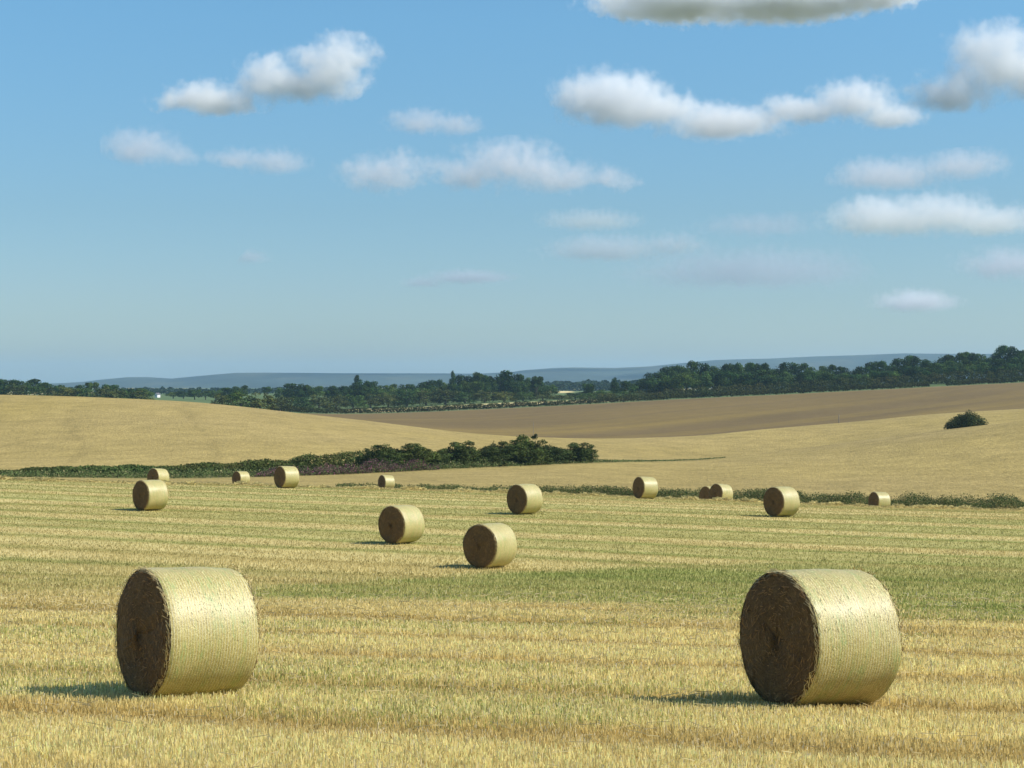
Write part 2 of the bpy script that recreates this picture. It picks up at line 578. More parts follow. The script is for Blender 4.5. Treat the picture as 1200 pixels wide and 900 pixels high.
def make_loose_straw():
    """cut straws lying on the stubble and the raked windrow along the field's far edge"""
    n = 3000
    y = np.sqrt(rng.uniform(12 ** 2, 45 ** 2, n)); x = rng.uniform(-.36, .36, n) * y
    p = np.stack([x, y, height(x, y) + rng.uniform(0.03, 0.13, n)], 1)
    L = rng.uniform(0.08, 0.24, n)
    w = np.maximum(0.006, y / 1707 * 0.6)
    a = rng.uniform(0, 2 * np.pi, n)
    d = np.stack([np.cos(a), np.sin(a), rng.uniform(-.3, .4, n)], 1) * (L / 2)[:, None]
    up = np.array([[0, 0, 1.0]]) * (w / 2)[:, None]
    V = np.stack([p - d - up, p + d - up, p + d + up, p - d + up], 1).reshape(-1, 3)
    c = np.array([0.66, 0.54, 0.28])[None] * rng.uniform(.6, 1.25, (n, 1))
    tag(mesh_np('loose_straw', V, np.arange(4 * n).reshape(-1, 4), M_STUB, np.repeat(c, 4, 0)), 'pale cut straws scattered flat over the near stubble', 'straw', kind='stuff')
    n = 26000
    px = rng.uniform(-120, 1330, n)
    y = 121 + rng.normal(0, 0.55, n) + (fbm(px / 90, px * 0, 3, 2) - .5) * 6
    x = at(px, y)
    lump = 0.08 + 0.24 * sstep(.35, .75, fbm(px / 14, px * 0, 8, 3))
    hh = np.maximum(0, 1 - np.abs(rng.normal(0, .6, n))) * lump
    p = np.stack([x, y, height(x, y) + hh * rng.uniform(0, 1, n)], 1)
    d = np.stack([np.cos(a0 := rng.uniform(0, 6.28, n)), np.sin(a0), rng.uniform(-.4, .5, n)], 1) * rng.uniform(.1, .22, (n, 1))
    up = np.array([[0, 0, 1.0]]) * rng.uniform(0.02, 0.05, (n, 1))
    V = np.stack([p - d - up, p + d - up, p + d + up, p - d + up], 1).reshape(-1, 3)
    c = np.array([0.60, 0.49, 0.20])[None] * rng.uniform(.6, 1.25, (n, 1))
    tag(mesh_np('straw_windrow', V, np.arange(4 * n).reshape(-1, 4), M_STUB, np.repeat(c, 4, 0)), 'raked ridge of straw along the far edge of the stubble field', 'windrow', kind='stuff')


make_loose_straw()

# ------------------------------------------------------------------ weedy strip, verge, willowherb
def weed_strip(name, label, px, yc, h, n, wid, cols, spread=1.6, cat='weeds'):
    q = rng.uniform(size=n)
    pxs = np.interp(q, np.linspace(0, 1, len(px)), px) if len(px) > 2 else px[0] + (px[1] - px[0]) * q
    y = np.interp(pxs, [p for p, _ in yc], [v for _, v in yc]) + rng.normal(0, spread, n)
    x = at(pxs, y)
    hh = np.interp(pxs, [p for p, _ in h], [v for _, v in h])
    clump = fbm(x / 1.6, y / 2.5, 33, 3)
    hh = hh * (0.45 + .85 * sstep(.25, .75, clump)) * (.3 + .75 * np.sqrt(rng.uniform(0, 1, n)))
    p = np.stack([x, y, height(x, y) - 0.05], 1)
    # each weed is a bunch of leaf quads up its stem
    t = np.sqrt(rng.uniform(0.0, 1, n))
    c0 = p + np.stack([rng.normal(0, .12, n), rng.normal(0, .12, n), hh * t], 1)
    nr = rng.normal(size=(n, 3)); nr[:, 2] += .3
    V, Fc = leaves(c0, nr, rng.uniform(.6, 1.5, n) * wid, 0.45)
    k = rng.choice(len(cols), n, p=[w for w, _ in cols])
    c = np.array([cc for _, cc in cols])[k] * rng.uniform(.6, 1.35, (n, 1)) * (0.7 + .6 * fbm(x / 3, y / 3, 66, 2))[:, None]
    return tag(mesh_np(name, V, Fc, M_WEED, np.repeat(c, 4, 0)), label, cat, kind='stuff')


weed_strip('weeds', 'ragged green weeds along the boundary between stubble and standing wheat', (395, 560, 700, 790, 880, 960, 1060, 1150, 1240, 1330), [(395, 183), (1330, 184)],
           [(395, .45), (560, .6), (660, .85), (800, 1.0), (900, 1.05), (1000, 1.1), (1330, 1.25)], 85000, 0.15,
           [(.5, (0.07, 0.10, 0.03)), (.3, (0.12, 0.15, 0.05)), (.2, (0.28, 0.24, 0.10))])
weed_strip('rough_grass', 'thin strip of rough green grass between the two wheat fields', (-60, 60, 180, 300, 400, 500, 600, 690, 850), [(-60, 236), (0, 237), (200, 241), (400, 264), (600, 295), (700, 309), (800, 328), (890, 338)],
           [(-60, .8), (200, 1.0), (400, 1.1), (600, 1.1), (690, .55), (760, .18), (850, .05), (890, .02)], 30000, 0.28,
           [(.6, (0.13, 0.17, 0.055)), (.25, (0.09, 0.12, 0.04)), (.15, (0.3, 0.27, 0.12))], 2.2, 'grass')
weed_strip('willowherb', 'band of pinkish purple willowherb flowers in front of the hedge', (300, 345, 400, 460, 515), [(300, 250), (400, 262), (515, 281)],
           [(300, 0.9), (340, 1.3), (420, 1.75), (490, 1.6), (515, 0.8)], 16000, 0.24,
           [(.30, (0.25, 0.105, 0.135)), (.27, (0.17, 0.10, 0.09)), (.43, (0.085, 0.11, 0.04))], 1.4, 'wildflowers')

# ------------------------------------------------------------------ foliage
def lobed_leaves(lobes, n, size, tint, zdark=0.0, fill=0.25):
    """lobes: (cx,cy,cz,rx,ry,rz). leaf quads spread through each lobe's outer volume"""
    L = np.array(lobes, float)
    wt = (L[:, 3] * L[:, 4] * L[:, 5]) ** (2 / 3); wt /= wt.sum()
    k = rng.choice(len(L), n, p=wt)
    d = rng.normal(size=(n, 3)); d /= np.linalg.norm(d, axis=1, keepdims=True)
    d[:, 2] = np.where((d[:, 2] < -0.45) & (rng.uniform(size=n) < .5), -d[:, 2], d[:, 2])
    rr = np.where(rng.uniform(size=n) < fill, rng.uniform(.25, .85, n), rng.normal(.93, .10, n))
    # broken surface
    ph = d * 3.1 + k[:, None] * 1.7
    rr = rr * (0.86 + 0.28 * vnoise(ph[:, 0] + ph[:, 2], ph[:, 1] - ph[:, 2], 5))
    c = L[k, :3] + d * L[k, 3:] * rr[:, None]
    nr = d + rng.normal(0, .45, (n, 3))
    V, Fc = leaves(c, nr, rng.uniform(.6, 1.4, n) * size, .75)
    lt = rng.uniform(.55, 1.5, len(L))[k]
    col = np.array(tint)[None] * (lt * rng.uniform(.65, 1.35, n))[:, None]
    col[:, 0] *= rng.uniform(.85, 1.25, n)
    return V, Fc, np.repeat(col, 4, 0)


def crown_lobes(kind, rs):
    L = []
    if kind == 'round':
        L.append((0, 0, .56, .36, .36, .32))
        for k in range(9):
            a = k * 2.4 + rs.uniform(-.3, .3); z = rs.uniform(.32, .86)
            r = .36 * math.sqrt(max(0.05, 1 - ((z - .55) / .45) ** 2))
            s = rs.uniform(.13, .2)
            L.append((math.cos(a) * r, math.sin(a) * r, z, s, s, s * .85))
    elif kind == 'tall':
        for k in range(10):
            z = .25 + .065 * k + rs.uniform(-.03, .03)
            a = k * 2.2; r = .22 * (1.25 - z)
            s = .34 * (1.18 - z) + .05
            L.append((math.cos(a) * r, math.sin(a) * r, z, s, s, .13))
    elif kind == 'broad':
        L.append((0, 0, .45, .42, .42, .28))
        for k in range(12):
            a = k * 2.1 + rs.uniform(-.3, .3); z = rs.uniform(.25, .84)
            r = rs.uniform(.22, .42) * (1 if z < .6 else .6)
            s = rs.uniform(.11, .19)
            L.append((math.cos(a) * r, math.sin(a) * r, z, s * 1.15, s * 1.15, s * .8))
    elif kind == 'open':
        for k in range(9):
            a = k * 2.4 + rs.uniform(-.4, .4); z = rs.uniform(.42, .9)
            r = rs.uniform(.08, .36); s = rs.uniform(.10, .17)
            L.append((math.cos(a) * r, math.sin(a) * r, z, s * 1.2, s * 1.2, s * .75))
    elif kind == 'wide':
        for (a, b_, c_) in ((-.30, .30, .24), (-.15, .44, .28), (.02, .55, .30), (.16, .60, .28), (.30, .42, .25), (.40, .26, .18), (-.42, .22, .16), (.08, .3, .34), (-.1, .25, .34)):
            L.append((a, rs.uniform(-.22, .1), b_, c_ * .85, c_ * .9, c_ * 1.25))
            L.append((a + rs.uniform(-.06, .06), rs.uniform(-.1, .25), b_ * .9, c_ * .7, c_ * .8, c_ * 1.1))
            q_ = rs.uniform(.05, .09)
            L.append((a + rs.uniform(-.1, .1), rs.uniform(-.2, .2), b_ + c_ * rs.uniform(.85, 1.25), q_, q_, q_ * 1.5))
    else:  # bushy, down to the ground
        L.append((0, 0, .35, .42, .42, .35))
        for k in range(10):
            a = k * 2.4 + rs.uniform(-.3, .3); z = rs.uniform(.15, .8)
            r = rs.uniform(.2, .4) * (1 if z < .55 else .6); s = rs.uniform(.13, .21)
            L.append((math.cos(a) * r, math.sin(a) * r, z, s, s, s * .9))
        for k in range(16):
            a = rs.uniform(0, 6.28); z = rs.uniform(.2, .93)
            r = .47 * math.sqrt(max(.02, 1 - (z / 1.02) ** 2)); s = rs.uniform(.06, .12)
            L.append((math.cos(a) * r, math.sin(a) * r, z, s * 1.2, s * 1.2, s))
    return L


def trunk_mesh(rs, top=.55, r0=.03):
    parts = [tube([(0, 0, -.03), (rs.uniform(-.01, .01), 0, .15), (rs.uniform(-.02, .02), rs.uniform(-.02, .02), top)], [r0 * 1.25, r0, r0 * .45], 8)]
    for k in range(5):
        a = k * 1.35 + rs.uniform(-.3, .3); z = rs.uniform(.18, .45)
        parts.append(tube([(0, 0, z), (math.cos(a) * .13, math.sin(a) * .13, z + .12), (math.cos(a) * .27, math.sin(a) * .27, z + .26)], [r0 * .5, r0 * .32, r0 * .12], 6))
    return merge(parts)


def make_tree(name, kind, seed, n, size, tint, cat, mat=M_LEAF, crown_name='crown', trunk_name='trunk'):
    rs = random.Random(seed)
    r = empty(name, (0, 0, -5000))
    V, Fc, C = lobed_leaves(crown_lobes(kind, rs), n, size, tint)
    mesh_np(crown_name, V, Fc, mat, C, r)
    tv, tf = trunk_mesh(rs, .5 if kind != 'bush' else .35, .032 if kind != 'open' else .024)
    mesh_np(trunk_name, tv, tf, M_BARK, None, r, True)
    r['category'] = cat
    return r


DG = (0.034, 0.072, 0.018); MG = (0.056, 0.102, 0.026); BG = (0.074, 0.092, 0.026)
PROTO = {}
for nm, kd, sd, tint in (('round0', 'round', 1, DG), ('round1', 'round', 2, MG), ('broad0', 'broad', 3, DG), ('broad1', 'broad', 4, MG), ('broad2', 'broad', 9, DG),
                         ('tall0', 'tall', 5, DG), ('open0', 'open', 6, MG), ('open1', 'open', 12, DG)):
    PROTO[nm] = make_tree('broadleaf_tree', kd, sd, 2600, .055, tint, 'tree')
for nm, sd, tint in (('bush0', 21, BG), ('bush1', 22, MG), ('bush2', 23, BG)):
    PROTO[nm] = make_tree('scrub_bush', 'bush', sd, 1800, .06, tint, 'bush', M_LEAF, 'foliage', 'stem')
PROTO['lone'] = make_tree('field_bush', 'wide', 41, 12000, .035, (0.055, 0.076, 0.022), 'bush', M_SHRUB, 'foliage', 'stem')
for nm, sd in (('shrub0', 31), ('shrub1', 32), ('shrub2', 33)):
    PROTO[nm] = make_tree('hedgerow_shrub', 'bush', sd, 7000, .042, (0.058, 0.082, 0.022), 'shrub', M_SHRUB, 'foliage', 'stem')
used = set()


def plant(proto, px, top, wpx, Y, label, group, base_drop=0.0, depth=1.0):
    x = at(px, Y); zg = hz(x, Y) - base_drop
    h = -(top - 450) / F * Y - zg
    w = wpx / F * Y
    sc = (w * 1.04, w * 1.04 * depth, max(h, .8) * 1.0)
    p = PROTO[proto]
    rz = random.uniform(0, 6.28) if abs(depth - 1) < .01 else 0.0
    if proto in used:
        o = dup(p, (x, Y, zg), rz, sc)
    else:
        used.add(proto); o = p; o.location = (x, Y, zg); o.rotation_euler = (0, 0, rz); o.scale = sc
    o['label'] = label; o['group'] = group
    return o


ORD = ['first', 'second', 'third', 'fourth', 'fifth', 'sixth', 'seventh', 'eighth', 'ninth', 'tenth', 'eleventh', 'twelfth', 'thirteenth', 'fourteenth', 'fifteenth', 'sixteenth',
       'seventeenth', 'eighteenth', 'nineteenth', 'twentieth', 'twenty-first', 'twenty-second', 'twenty-third', 'twenty-fourth', 'twenty-fifth', 'twenty-sixth', 'twenty-seventh', 'twenty-eighth',
       'twenty-ninth', 'thirtieth', 'thirty-first', 'thirty-second', 'thirty-third', 'thirty-fourth', 'thirty-fifth', 'thirty-sixth']

# left skyline trees, standing behind the wheat hill
LT = [(6, 442, 38, 'broad0'), (31, 443.5, 34, 'round1'), (55, 447, 26, 'round0'), (72, 448, 24, 'broad1'), (91, 448.5, 26, 'broad2'), (109, 446.2, 18, 'open0'), (126, 449.5, 24, 'round0'),
      (142, 453, 20, 'broad1'), (155, 452.5, 20, 'broad2'), (169, 454, 20, 'round1')]
for k, (p, t, w, pr) in enumerate(LT):
    plant(pr, p, t, w * 1.15, 1000 + (k % 3) * 25, f'dark green tree behind the wheat hill, {ORD[k]} from the left edge of the photo', 'trees behind the wheat hill')
for k, p in enumerate((18, 46, 66, 84, 102, 120, 136, 150, 164)):
    plant(('bush0', 'bush1', 'bush2')[k % 3], p, (449, 451, 453, 453, 453, 453, 455, 457, 457.5, 459)[k], 30, 930, f'low bush along the top edge of the wheat hill, {ORD[k]} from the left edge', 'bushes on the edge of the wheat hill')
# centre clump
MT = [(228, 456, 17, 'round0', 1250), (203, 459, 16, 'round1', 1350), (215, 457.5, 18, 'broad0', 1350), (241, 457.5, 16, 'round1', 1250), (253, 455, 20, 'broad1', 1200), (270, 452.5, 22, 'broad0', 1100), (282, 451, 18, 'round1', 1120), (313, 452.5, 14, 'open1', 1300), (333, 452, 22, 'broad1', 1120),
      (348, 447, 32, 'broad0', 1100), (367, 450.5, 24, 'round1', 1100), (391, 449.5, 24, 'broad2', 1120), (406, 450.5, 18, 'round0', 1100), (419, 438.5, 17, 'tall0', 1090), (431, 445, 22, 'round0', 1080),
      (446, 448.5, 22, 'broad1', 1100), (459, 449.5, 18, 'round1', 1100), (475, 448, 24, 'broad0', 1080), (492, 444.5, 26, 'broad2', 1080), (508, 443.5, 22, 'round0', 1080), (521, 445, 18, 'broad1', 1100),
      (531, 433.5, 11, 'tall0', 1080), (543, 436.5, 26, 'broad0', 1060), (558, 435.5, 22, 'round1', 1060), (573, 438, 20, 'round0', 1060), (588, 429.5, 34, 'broad2', 1040), (604, 435.5, 22, 'broad0', 1040),
      (615, 440, 16, 'round1', 1060)]
for k, (p, t, w, pr, Y) in enumerate(MT):
    d = {'tall0': 'narrow upright', 'open1': 'thin open', 'round0': 'round', 'round1': 'mid green round'}.get(pr, 'broad bushy')
    plant(pr, p, t, w * 1.12, Y, f'{d} tree in the middle tree belt, {ORD[k]} from its left end', 'trees of the middle belt')
plant('open0', 629, 438.5, 20, 1000, 'small open-crowned tree with visible trunk, alone right of the big round tree', 'trees of the middle belt')
SC = [(262, 460, 24, 820), (283, 458, 34, 800), (305, 460, 34, 800), (328, 463, 30, 830), (352, 464, 30, 920), (374, 462.5, 30, 930), (394, 462, 28, 940), (414, 461.5, 28, 950), (434, 461.5, 28, 960), (455, 459.5, 30, 970), (477, 458.5, 28, 970),
      (499, 457.5, 30, 975), (522, 454.5, 32, 975), (545, 458.5, 30, 975), (568, 457, 28, 975), (591, 458, 30, 975), (613, 459, 26, 975), (636, 459, 26, 975), (655, 462, 26, 975), (674, 459.5, 26, 985), (691, 458, 24, 985)]
for k, (p, t, w, Y) in enumerate(SC):
    plant(('bush0', 'bush1', 'bush2')[k % 3], p, t, w * 1.15, Y, f'brownish green bush at the foot of the middle tree belt, {ORD[k]} from the left', 'bushes below the middle belt')
k = 0; p = 396.0
while p < 645:
    sky_y = np.interp(p, [a[0] for a in MT], [a[1] for a in MT])
    plant(random.choice(['round1', 'broad1', 'bush1', 'broad2']), p, max(sky_y + random.uniform(6, 10), 445), random.uniform(20, 28), 1020, f'mid green tree in the lower row of the middle belt, {ORD[k]} from its left end', 'lower row of the middle belt')
    p += random.uniform(11, 15); k += 1
# right-hand wood
RT = [(690, 448.5, 15, 'round0'), (707, 455, 22, 'broad1'), (720, 441.5, 11, 'tall0'), (738, 443.5, 24, 'broad2'), (752, 443, 20, 'round1'), (767, 433.5, 28, 'broad0'), (785, 426.5, 30, 'round0'), (799, 424, 24, 'broad1'),
      (812, 419.5, 24, 'broad0'), (828, 421, 24, 'broad2'), (843, 426, 22, 'round1'), (857, 423.5, 22, 'round0'), (871, 420.5, 26, 'broad1'), (885, 423, 22, 'round0'), (899, 422.5, 22, 'broad0'),
      (916, 420, 26, 'broad2'), (934, 423.5, 24, 'round0'), (952, 426, 24, 'broad1'), (968, 426.5, 22, 'round1'), (985, 427.5, 22, 'broad0'), (1004, 426.5, 22, 'broad2'), (1025, 421.5, 26, 'round0'),
      (1041, 421.5, 22, 'broad1'), (1058, 417, 26, 'broad0'), (1072, 414.5, 24, 'round0'), (1089, 417.5, 22, 'broad2'), (1106, 415, 26, 'round1'), (1122, 410.5, 24, 'broad0'), (1138, 410.5, 24, 'round0'),
      (1151, 409.5, 20, 'broad1'), (1166, 409.5, 24, 'broad2'), (1183, 402.5, 30, 'round0'), (1200, 407.5, 26, 'broad0')]
for k, (p, t, w, pr) in enumerate(RT):
    d = {'tall0': 'narrow pointed', 'round0': 'dark round', 'round1': 'mid green round'}.get(pr, 'broad dark green')
    plant(pr, p, t, w * 1.2, 985 - (25 if k % 2 else 0), f'{d} tree on the skyline of the right-hand wood, {ORD[k]} from its left end', 'skyline trees of the wood')
fr = []
p = 772
while p < 1205:
    sky_y = np.interp(p, [a[0] for a in RT], [a[1] for a in RT])
    fr.append((p, sky_y + random.uniform(8, 15), random.uniform(22, 32)))
    p += random.uniform(14, 19)
for k, (p, t, w) in enumerate(fr):
    plant(random.choice(['round1', 'broad1', 'round0', 'broad0']), p, t, w * 1.15, 905 + random.uniform(-12, 25), f'rounded tree in the front row of the right-hand wood, {ORD[k]} from its left end', 'front trees of the wood')
for k, (p, t, w) in enumerate([(690, 460, 24), (712, 460, 24), (735, 458, 26), (758, 456, 28)]):
    plant(('bush1', 'bush0')[k % 2], p, t, w * 1.15, 930, f'bush above the field hedge left of the wood, {ORD[k]} from the left', 'bushes left of the wood')

# distant woodland, one bluish mass
def far_wood(name, label, px0, px1, Y, tops, n):
    px = rng.uniform(px0, px1, n)
    y = Y + rng.uniform(0, 160, n)
    x = at(px, y)
    zg = height(x, y)
    top = -(np.interp(px, *tops) - 450) / F * Y
    bump = (fbm(px / 5, px * 0, 3, 3) - .5) * 5
    h = np.maximum(top - zg + bump, 2)
    c = np.stack([x, y, zg + h * rng.uniform(0.02, 1, n) ** .75], 1)
    nr = rng.normal(size=(n, 3)); nr[:, 2] += .7; nr[:, 1] -= .3
    V, Fc = leaves(c, nr, rng.uniform(1.5, 3.2, n), .8)
    col = np.array([0.04, 0.07, 0.035])[None] * rng.uniform(.6, 1.4, (n, 1))
    tag(mesh_np(name, V, Fc, M_LEAF, np.repeat(col, 4, 0)), label, 'woodland', kind='stuff')


far_wood('distant_wood', 'dark wood continuing past the left edge of the wheat hill', -260, 4, 1010, ([-260, -120, 4], [448, 445, 446]), 9000)
far_wood('distant_wood', 'bluish distant wood below the hills at left', 110, 430, 2000, ([110, 180, 300, 430], [456, 455, 456, 453]), 9000)
far_wood('distant_wood', 'bluish distant wood below the hills, right of the middle tree belt', 600, 800, 1900, ([600, 667, 683, 720, 800], [450, 447, 446, 447, 443]), 10000)

# hedgerow shrubs in the valley
SH = [(441, 521, 40, 'shrub0', 276, 'low dark shrub at the left end of the hedge shrubs, behind the purple flowers'), (462, 525, 34, 'shrub2', 278, 'low shrub between the two leftmost taller hedge shrubs'), (486, 519.5, 46, 'shrub1', 281, 'wide dark shrub behind the right end of the purple flowers'),
      (511, 525, 34, 'shrub2', 285, 'small low shrub just right of the purple flowers'), (541, 517.5, 48, 'shrub0', 289, 'rounded mid-height shrub right of the purple flowers'), (575, 523, 44, 'shrub1', 294, 'low shrub touching the left side of the tallest hedge shrub'),
      (601, 515.5, 40, 'shrub2', 297, 'left shoulder shrub of the tallest hedge clump'), (619, 510.5, 48, 'shrub0', 298, 'tallest round shrub in the valley hedge'), (651, 523.5, 44, 'shrub2', 303, 'low shrub just right of the tallest hedge shrub'), (680, 518.5, 38, 'shrub1', 307, 'rounded shrub at the right end of the valley hedge')]
for (p, t, w, pr, Y, lb) in SH:
    plant(pr, p, t, w * 1.12, Y, lb, 'shrubs in the valley hedge', 0.2)
b = plant('lone', 1131, 481.5, 46, 384, 'lone wide dark bush between the two swells of the right-hand wheat field', 'lone bush', 0.3, 0.8)
b['category'] = 'bush'


def hedge(name, label, pts, hts, n, size, tint, wid=1.2, mat=M_SHRUB, group=None):
    """pts (px,Y) polyline, hts (px,height)"""
    px = rng.uniform(pts[0][0], pts[-1][0], n)
    yc = np.interp(px, [a for a, _ in pts], [b for _, b in pts])
    hh = np.interp(px, [a for a, _ in hts], [b for _, b in hts])
    xx = at(px, yc)
    hh = hh * (0.62 + 0.7 * fbm(xx / 3.2, xx * 0, 12, 3))
    a = rng.uniform(-.35, np.pi + .35, n); rr = np.where(rng.uniform(size=n) < .25, rng.uniform(.2, .9, n), rng.normal(.95, .08, n))
    y = yc - np.cos(a) * wid * rr; z = height(xx, y) + hh * (.35 + .62 * np.sin(a) * rr)
    nr = np.stack([rng.normal(0, .5, n), -np.cos(a), np.sin(a) * 1.0], 1) + rng.normal(0, .4, (n, 3))
    V, Fc = leaves(np.stack([xx, y, z], 1), nr, rng.uniform(.6, 1.4, n) * size, .75)
    ln = fbm(xx / 4, z / 2, 14, 2)
    c = np.array(tint)[None] * (rng.uniform(.65, 1.35, n) * (.65 + .7 * ln))[:, None]
    c[:, 0] *= .8 + .7 * fbm(xx / 7, y / 5, 15, 2)
    o = mesh_np(name, V, Fc, mat, np.repeat(c, 4, 0))
    tag(o, label, 'hedge', group)
    return o


hedge('hedge', 'long low overgrown hedge below the left wheat hill', [(-110, 239), (0, 241), (200, 247), (400, 273), (440, 279)], [(-110, .7), (0, .8), (80, 1.15), (200, 1.55), (330, 2.2), (440, 3.1)], 26000, .3, (0.068, 0.098, 0.028), 1.2)
hedge('hedge', 'dense low hedge joining the shrubs in the valley', [(435, 279), (600, 298), (694, 310)], [(435, 3.3), (600, 3.2), (694, 2.6)], 19000, .3, (0.052, 0.075, 0.022), 1.4)
hedge('hedge', 'dark trimmed hedge along the top of the ploughed field, left of the gap', [(315, 848), (1089, 848)], [(315, 3.0), (620, 2.9), (800, 3.1), (1089, 2.8)], 26000, .6, (0.036, 0.052, 0.018), 1.5, M_LEAF, 'hedges above the ploughed field')
hedge('hedge', 'dark trimmed hedge along the ploughed field, right of the gap', [(1109, 848), (1330, 848)], [(1109, 3.0), (1330, 3.6)], 9000, .6, (0.036, 0.052, 0.018), 1.5, M_LEAF, 'hedges above the ploughed field')
hedge('hedge', 'scrubby taller hedge at the foot of the right-hand wood', [(700, 885), (1330, 880)], [(700, 2.6), (800, 4.6), (1000, 5.6), (1150, 7.0), (1330, 7)], 26000, .7, (0.046, 0.062, 0.022), 2.0, M_LEAF, 'hedges above the ploughed field')

# ------------------------------------------------------------------ poles, sapling, house
def wood_mat():
    k = NT('weathered_wood')
    tc = k.n('ShaderNodeTexCoord').outputs['Object']
    f = k.noise(k.mapping(tc, (20, 20, 3)), 1.0, 4)
    k.surf(k.n('ShaderNodeBsdfPrincipled', i_Base_Color=k.ramp(f, [(0.3, (0.14, 0.12, 0.10)), (0.7, (0.28, 0.25, 0.21))]), i_Roughness=0.85).outputs[0])
    return k.m


M_WOOD = wood_mat()


def pole(px, Y, top, label, r):
    x = at(px, Y); z = hz(x, Y); h = -(top - 450) / F * Y - z
    v, f = tube([(0, 0, -.3), (0, 0, h * .5), (0.02, 0, h - .05), (0.02, 0, h)], [r, r * .9, r * .85, r * .6], 10)
    o = mesh_np('wooden_pole', v, f, M_WOOD, None, None, True)
    o.location = (x, Y, z)
    tag(o, label, 'pole', 'field poles')


pole(625, 432, 494, 'thin grey pole rising behind the tallest valley shrub', .05)
pole(983, 492, 485.5, 'short dark pole at the edge of the ploughed field', .11)

sap = empty('sapling', (at(628, 299), 299, hz(at(628, 299), 299)))
hsap = -(508.5 - 450) / F * 299 - sap.location.z
v, f = tube([(0, 0, 0), (-.05, 0, hsap * .6), (0, 0, hsap - .1)], [.06, .045, .02], 6)
mesh_np('stem', v, f, M_BARK, None, sap)
V, Fc, C = lobed_leaves([(0, 0, hsap - .25, .32, .3, .26), (-.12, .05, hsap - .45, .2, .2, .2)], 260, .14, (0.05, 0.06, 0.03))
mesh_np('crown', V, Fc, M_SHRUB, C, sap)
tag(sap, 'tiny dark sapling top poking above the tallest valley shrub', 'sapling')


def plain(name, c, rough=.8):
    k = NT(name)
    tc = k.n('ShaderNodeTexCoord').outputs['Object']
    f = k.noise(tc, 2.0, 4)
    k.surf(k.n('ShaderNodeBsdfPrincipled', i_Base_Color=k.mix(f, tuple(a * .85 for a in c), c), i_Roughness=rough).outputs[0])
    return k.m


M_WHITE = plain('white_render', (0.82, 0.8, 0.76)); M_ROOF = plain('slate', (0.12, 0.11, 0.12)); M_GLASS = plain('dark_glass', (0.03, 0.035, 0.04), .15)
HYc = 1500
hx = at(184.5, HYc); hzg = hz(hx, HYc)
house = empty('farm_house', (hx, HYc, hzg), R(-18))
top = -(460.4 - 450) / F * HYc - hzg
w2, dp, ev = 1.35, 2.6, top - 1.4
wv = [(-w2, -dp, -.3), (w2, -dp, -.3), (w2, dp, -.3), (-w2, dp, -.3), (-w2, -dp, ev), (w2, -dp, ev), (w2, dp, ev), (-w2, dp, ev), (0, -dp, top - .15), (0, dp, top - .15)]
me = bpy.data.meshes.new('wall')
me.from_pydata(wv, [], [(0, 1, 5, 8, 4), (2, 3, 7, 9, 6), (1, 2, 6, 5), (3, 0, 4, 7)])
me.materials.append(M_WHITE); wo = bpy.data.objects.new('wall', me); COL.objects.link(wo); wo.parent = house
sl = (top - .15 - ev) / w2
rv = []
for yy in (-dp - .25, dp + .25):
    for xx, zz in ((-w2 - .3, ev - .3 * sl + .05), (0, top - .1), (w2 + .3, ev - .3 * sl + .05), (w2 + .3, ev - .3 * sl + .2), (0, top + .08), (-w2 - .3, ev - .3 * sl + .2)):
        rv.append((xx, yy, zz))
rf = [(5, 4, 3, 2, 1, 0), (6, 7, 8, 9, 10, 11)] + [(k, (k + 1) % 6, 6 + (k + 1) % 6, 6 + k) for k in range(6)]
me = bpy.data.meshes.new('roof'); me.from_pydata(rv, [], rf); me.materials.append(M_ROOF)
ro = bpy.data.objects.new('roof', me); COL.objects.link(ro); ro.parent = house
for zz in (1.2,):
    me = bpy.data.meshes.new('window')
    me.from_pydata([(-.4, -dp - .02, zz), (.4, -dp - .02, zz), (.4, -dp - .02, zz + 1), (-.4, -dp - .02, zz + 1)], [], [(0, 1, 2, 3)])
    me.materials.append(M_GLASS); wi = bpy.data.objects.new('window', me); COL.objects.link(wi); wi.parent = house
tag(house, 'tiny white gabled house among the distant trees at left', 'house')

# ------------------------------------------------------------------ bales
RAD, LEN = 0.75, 1.14


def core_mat():
    k = NT('bale_straw')
    tc = k.n('ShaderNodeTexCoord').outputs['Object']
    sp = k.n('ShaderNodeSeparateXYZ', i_0=tc)
    y, z = sp.outputs[1], k.math('SUBTRACT', sp.outputs[2], RAD)
    ang = k.math('ARCTAN2', z, y)
    rad = k.math('SQRT', k.math('ADD', k.math('MULTIPLY', y, y), k.math('MULTIPLY', z, z)))
    pol = k.n('ShaderNodeCombineXYZ', i_0=k.math('MULTIPLY', ang, 4.0), i_1=k.math('MULTIPLY', rad, 34.0), i_2=k.math('MULTIPLY', sp.outputs[0], 8.0)).outputs[0]
    f = k.noise(pol, 1.0, 5, .65, .6)
    f2 = k.noise(tc, 55.0, 4, .7)
    f3 = k.noise(tc, 3.0, 3)
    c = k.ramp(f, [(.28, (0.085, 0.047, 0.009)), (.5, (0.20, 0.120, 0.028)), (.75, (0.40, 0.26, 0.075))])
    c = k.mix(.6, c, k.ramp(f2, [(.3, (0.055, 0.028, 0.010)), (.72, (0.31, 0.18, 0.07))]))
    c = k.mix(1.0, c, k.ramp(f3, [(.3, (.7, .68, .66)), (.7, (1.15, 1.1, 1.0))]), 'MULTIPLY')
    b = k.n('ShaderNodeBump', i_Height=k.math('ADD', f, f2), i_Strength=.9, i_Distance=.03)
    k.surf(k.n('ShaderNodeBsdfPrincipled', i_Base_Color=c, i_Roughness=.85, i_Normal=b.outputs[0]).outputs[0])
    return k.m


